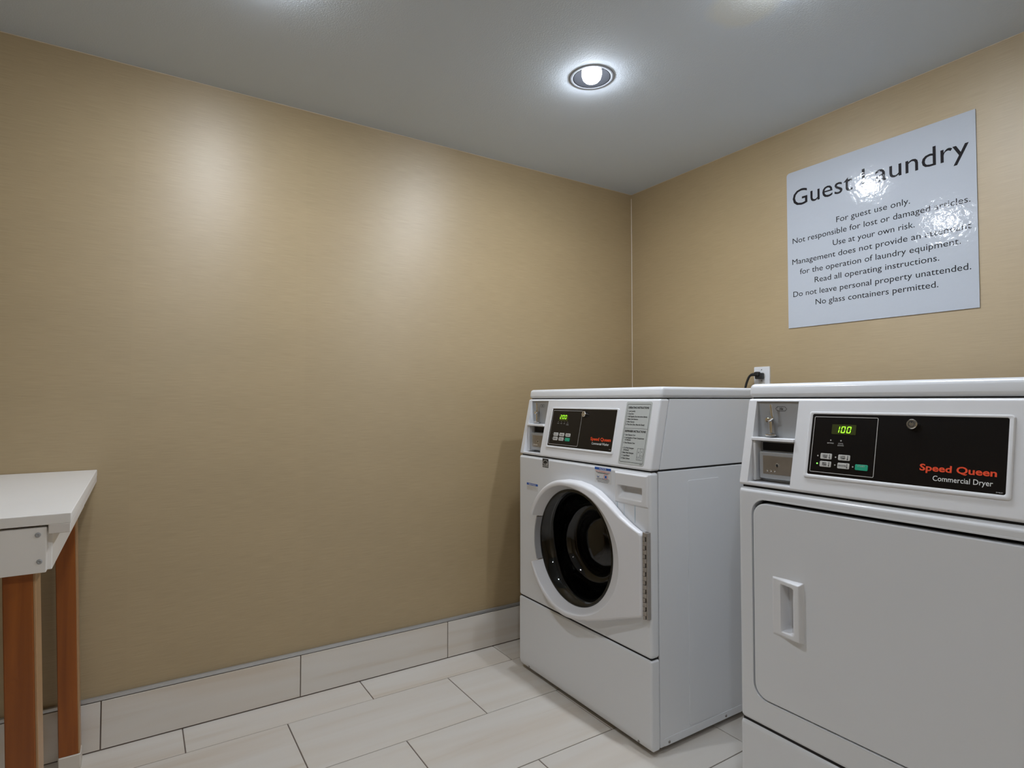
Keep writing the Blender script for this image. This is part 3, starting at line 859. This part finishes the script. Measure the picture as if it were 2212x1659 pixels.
# instruction label on the console
il = obj('instruction_label', slab(rounded(0.5625, 0.6745, 0.0125, 0.2115, 0.006, 5), -0.0005, 0.0008, T_con, 0.0003, 1), 'label_grey', washer, wn=False)
F3 = lambda v: T_con(Vector((v.x, v.y, v.z + 0.0008)))
b = outline_box(None, F3, 0.5690, 0.6695, 0.0190, 0.2035, 0.0010, 0.003, 0.0003)
line_box(b, F3, 0.5690, 0.6695, 0.1252, 0.1260)
lettering(b, 'OPERATING INSTRUCTIONS', F3, 0.6185, 0.1890, width=0.090, cap=0.0062, align='C', bold=0.03)
lettering(b, 'DISPENSER INSTRUCTIONS', F3, 0.6185, 0.1135, width=0.090, cap=0.0062, align='C', bold=0.03)
for k, s in enumerate(('1. Load Laundry', '2. Close Door', '3. Add Supplies (See Instructions Below)', '4. Make Cycle Selection', '5. Make Payment', '6. Press Start (Door Must Be Closed)')):
    lettering(b, s, F3, 0.5735, 0.1785 - 0.00855 * k, width=(0.034, 0.0285, 0.087, 0.050, 0.036, 0.080)[k], cap=0.0046, bold=0.022)
for s, u, v, wd in (('1. Open Dispenser Door', 0.5740, 0.1025, 0.049), ('2. Load Supplies in Proper Compartment', 0.5740, 0.0935, 0.087), ('as Indicated', 0.5785, 0.0868, 0.026), ('3. Close Dispenser Door', 0.5740, 0.0775, 0.051),
                    ('A. Pre Wash Detergent', 0.5745, 0.0615, 0.049), ('(If Desired)', 0.5795, 0.0548, 0.023), ('B. Main Wash Detergent', 0.5745, 0.0462, 0.051), ('C. Liquid Bleach', 0.5745, 0.0375, 0.035), ('D. Fabric Softener', 0.5745, 0.0285, 0.038)):
    lettering(b, s, F3, u, v, width=wd, cap=0.0046, bold=0.022)
outline_box(b, F3, 0.6395, 0.6650, 0.0290, 0.0650, 0.0008, 0.0008, 0.0003)
line_box(b, F3, 0.6520, 0.6527, 0.0290, 0.0650); line_box(b, F3, 0.6395, 0.6520, 0.0378, 0.0385); line_box(b, F3, 0.6525, 0.6650, 0.0425, 0.0432)
for ch, u, v in (('B', 0.6458, 0.0505), ('A', 0.6587, 0.0525), ('C', 0.6458, 0.0318), ('D', 0.6587, 0.0345)):
    lettering(b, ch, F3, u, v, cap=0.0045, align='C')
lettering(b, '801557', F3, 0.6575, 0.0150, cap=0.0024, width=0.010)
flat('instruction_lettering', b, 'ink_black', il)

# ---- dryer
dryer = empty('tumble_dryer', (DX, YF, 0), 'white commercial tumble dryer with square door, beside the washing machine', 'dryer')
machine_shell(dryer)
coin_unit(dryer)
control_panel(dryer, 0.5375, 'dryer')
DW0, DW1, DZ0, DZ1 = 0.0385, MW - 0.0385, 0.3265, 0.8075
df = obj('front_panel', box(0, MW, 0, 0.0365, 0.2625, BODY_Z - 0.0025, 0.012, 4), 'enamel', dryer)
cut(df, [slab(rounded(DW0, DW1, DZ0, DZ1, 0.036, 10), -0.1, 0.1, T_front)])
b = bmesh.new()                                            # rolled lip round the door opening
A = rounded(DW0, DW1, DZ0, DZ1, 0.036, 10)
ring = []
for ins, d in ((-0.0045, -0.0002), (-0.0030, 0.0004), (-0.0012, 0.0002), (0.0, -0.0012), (0.0004, -0.034)):
    C = rounded(DW0 + ins, DW1 - ins, DZ0 + ins, DZ1 - ins, 0.036 - ins, 10)
    ring.append([b.verts.new(T_front(Vector((*p, d)))) for p in C])
for r0, r1 in zip(ring, ring[1:]):
    n = len(r0)
    for i in range(n): b.faces.new((r0[i], r0[(i + 1) % n], r1[(i + 1) % n], r1[i]))
obj('door_lip', b, 'enamel', df)
obj('door_gap', slab(rounded(DW0 - 0.003, DW1 + 0.003, DZ0 - 0.003, DZ1 + 0.003, 0.036, 8), -0.0365, -0.0300, T_front), 'dark_gap', dryer, wn=False)
dd = obj('door', slab(rounded(DW0 + 0.0040, DW1 - 0.0030, DZ0 + 0.0030, DZ1 - 0.0085, 0.034, 10), -0.019, 0.0006, T_front, 0.003, 3), 'enamel', dryer)
cut(dd, [box(0.1145, 0.1560, -0.1, 0.1, 0.503, 0.6225)])
def pull_h(x, z):
    e = min(smooth(0.0915, 0.0975, x), smooth(0.1715, 0.1655, x), smooth(0.4935, 0.5015, z), smooth(0.6330, 0.6275, z))
    h = (0.0040 + 0.0105 * smooth(0.10, 0.165, x)) * e
    pz = min(smooth(0.5085, 0.5180, z), smooth(0.6195, 0.6130, z))
    px = smooth(0.1165, 0.1195, x) * (1 - smooth(0.129, 0.1555, x))
    return h - 0.030 * pz * px
def pull_mask(x, z):
    t = (z - 0.563) / 0.07; k = (x - 0.0915) / 0.08
    return x + 0.003 * (1 - t * t) * k, z + (0.004 * k if z > 0.563 else -0.003 * k) * abs(t)
obj('door_pull', height_patch(0.0915, 0.1715, 0.4935, 0.6330, 64, 90, pull_h, 0.0005, pull_mask), 'white_plastic', dd, wn=False, angle=60)
obj('panel_seam', box(0.006, MW - 0.006, 0.006, 0.036, 0.254, 0.266), 'dark_gap', dryer, wn=False)
obj('lower_panel', box(0, MW, 0, 0.0365, 0.012, 0.2590, 0.010, 4), 'enamel', dryer)
obj('exhaust_collar', lathe([(0.05, 0.0), (0.05, 0.03), (0.047, 0.03), (0.047, 0.0)], lambda v: Vector((0.35 + v.x, MD - 0.002 + v.z, 0.12 + v.y)), 24), 'plate_steel', dryer)

# ------------------------------------------------------------------ wall sign
SX, SZ, SW, SH = 0.8547, 1.3274, 0.6100, 0.6045
sign = empty('wall_sign', (SX, 0, SZ), 'glossy white square laundry rules sign on the wall above the machines', 'sign')
ST = lambda v: Vector((v.x, -v.z, v.y))
obj('sign_board', slab(rounded(0, SW, 0, SH, 0.012, 6, (0, 0, 0, 1)), 0.0, 0.0035, ST), 'sign_white', sign, wn=False)
F4 = lambda v: ST(Vector((v.x, v.y, v.z + 0.0035)))
for s, u0, u1 in (('Guest', 0.0240, 0.2480), ('Laundry', 0.2800, 0.5920)):
    flat('title_word', lettering(None, s, F4, u0, 0.4690, width=u1 - u0, cap=0.0620, w=0.0003), 'sign_ink', sign)
for s, u0, u1, v in (('For guest use only.', 0.189, 0.429, 0.3665), ('Not responsible for lost or damaged articles.', 0.0215, 0.5930, 0.3255), ('Use at your own risk.', 0.1755, 0.4410, 0.2850),
                     ('Management does not provide an attendant', 0.0190, 0.5940, 0.2440), ('for the operation of laundry equipment.', 0.0490, 0.5660, 0.2025), ('Read all operating instructions.', 0.1060, 0.5080, 0.1620),
                     ('Do not leave personal property unattended.', 0.0210, 0.5910, 0.1190), ('No glass containers permitted.', 0.1080, 0.5040, 0.0785)):
    flat('text_line', lettering(None, s, F4, u0, v, width=u1 - u0, cap=0.0205, w=0.0003), 'sign_ink', sign)

# ------------------------------------------------------------------ outlet and power cord
outlet = empty('wall_outlet', (0.7375, 0, 1.1275), 'white duplex wall outlet behind the washing machine and dryer', 'outlet')
OT = lambda v: Vector((v.x, -v.z, v.y))
plate = obj('cover_plate', slab(rounded(-0.035, 0.035, -0.057, 0.057, 0.003, 4), 0.0, 0.006, OT, 0.002, 2), 'white_plastic', outlet)
for z in (0.0195, -0.0195):
    obj('receptacle', slab([(0.0172 * math.cos(a) , z + max(-0.0135, min(0.0135, 0.0172 * math.sin(a)))) for a in [2 * math.pi * k / 32 for k in range(32)]], 0.003, 0.0072, OT), 'receptacle', outlet, wn=False)
    b = bmesh.new()
    for u, hh in ((-0.0063, 0.0042), (0.0063, 0.0036)): line_box(b, OT, u - 0.0009, u + 0.0009, z + 0.002 - hh, z + 0.002 + hh, 0.0074)
    disc(b, OT, 0, z - 0.008, 0.0022, 0.0074)
    flat('contact_slot', b, 'ink_black', outlet)
screw(outlet, OT, 0, 0.0, 0.006, 0.003); screw(outlet, OT, 0, 0.045, 0.006, 0.0022)

cord = empty('power_cord', (0.7375, -0.0078, 1.1470), 'black power cord plugged into the wall outlet', 'power cord')
pl = box(-0.014, 0.014, -0.026, 0.0, -0.013, 0.012, 0.004, 3)
box(-0.012, 0.009, -0.034, -0.015, -0.002, 0.0165, 0.005, 3, bm=pl)
obj('plug', pl, 'black_rubber', cord)
path = [(-0.006, -0.024, 0.006), (-0.020, -0.027, 0.006), (-0.033, -0.029, 0.000), (-0.044, -0.030, -0.020), (-0.052, -0.032, -0.050), (-0.060, -0.036, -0.110), (-0.066, -0.042, -0.220), (-0.070, -0.048, -0.360), (-0.075, -0.055, -0.520), (-0.080, -0.060, -0.700)]
def catmull(P, n=6):
    P = [Vector(p) for p in P]; out = []
    for i in range(len(P) - 1):
        a, b_, c, d = P[max(i - 1, 0)], P[i], P[i + 1], P[min(i + 2, len(P) - 1)]
        for k in range(n):
            t = k / n
            out.append(0.5 * ((2 * b_) + (c - a) * t + (2 * a - 5 * b_ + 4 * c - d) * t * t + (3 * b_ - a - 3 * c + d) * t ** 3))
    return out + [P[-1]]
obj('cord', tube(catmull(path), 0.0045, 10), 'black_rubber', cord)
obj('strain_relief', tube([Vector(p) for p in ((-0.010, -0.025, 0.006), (-0.020, -0.027, 0.006), (-0.028, -0.028, 0.004))], [0.0075, 0.0066, 0.0058], 10), 'black_rubber', cord)

# ------------------------------------------------------------------ folding table
TY1, TY0, TXF, TZ = -2.2265, -3.42, 0.802, 0.840
table = empty('folding_table', (0.0, TY1, 0), 'white-topped folding table with brown wooden legs against the left wall', 'table')
def tb(x0, x1, y0, y1, z0, z1, r=0.0, seg=2): return box(x0, x1, y0 - TY1, y1 - TY1, z0, z1, r, seg)
top = obj('table_top', tb(0.003, TXF, TY0, TY1, 0.8205, TZ, 0.0022, 2), 'table_white', table)
obj('edge_strip', tb(0.003, TXF, -2.2605, TY1 - 0.0006, 0.8035, 0.8215, 0.0015, 1), 'table_white_edge', top)
obj('edge_strip', tb(0.003, TXF, TY0, TY0 + 0.034, 0.8035, 0.8215, 0.0015, 1), 'table_white_edge', top)
fa = obj('front_apron', tb(TXF - 0.0235, TXF - 0.003, TY0 + 0.036, -2.2625, 0.7335, 0.8165, 0.0018, 2), 'table_white', table)
TX = lambda v: Vector((TXF - 0.003 + v.z, v.x - TY1, v.y))
for yy, zz in ((-2.2755, 0.8035), (-2.2725, 0.7545), (TY0 + 0.05, 0.8035), (TY0 + 0.05, 0.7545)):
    screw(fa, TX, yy, zz, 0.0, 0.0046, 'plate_steel')
obj('side_apron', tb(0.030, TXF - 0.024, -2.275, -2.2560, 0.7335, 0.8200, 0.0012, 1), 'table_white', table)
obj('side_apron', tb(0.030, TXF - 0.024, TY0 + 0.042, TY0 + 0.060, 0.7335, 0.8200, 0.0012, 1), 'table_white', table)
obj('back_apron', tb(0.014, 0.030, TY0 + 0.042, -2.2560, 0.7335, 0.8200, 0.0012, 1), 'table_white', table)

def leg(x0, x1, ya, yb, lean):
    """flat board leg, slightly leaning; wood faces with a paler edge strip; white cap at the foot"""
    def T(v): return Vector((v.x, v.y - TY1 + lean * (0.73 - v.z), v.z))
    l = obj('leg', box(x0, x1, ya, yb - 0.004, 0.042, 0.8200, 0.0015, 1, T=T), 'table_wood', table)
    obj('leg_edge', box(x0 + 0.001, x1 - 0.001, yb - 0.0045, yb, 0.042, 0.8200, 0.001, 1, T=T), 'table_wood_edge', l)
    obj('leg_cap', box(x0 - 0.002, x1 + 0.002, ya - 0.0015, yb + 0.002, 0.0, 0.0425, 0.004, 3, T=T), 'foot_white', l)
LEAN = 0.030
leg(0.712, 0.778, -2.3275, -2.2800, LEAN)
leg(0.030, 0.080, -2.3190, -2.2700, LEAN * 0.95)
leg(0.712, 0.778, TY0 + 0.062, TY0 + 0.110, 0.0)
leg(0.030, 0.080, TY0 + 0.062, TY0 + 0.110, 0.0)
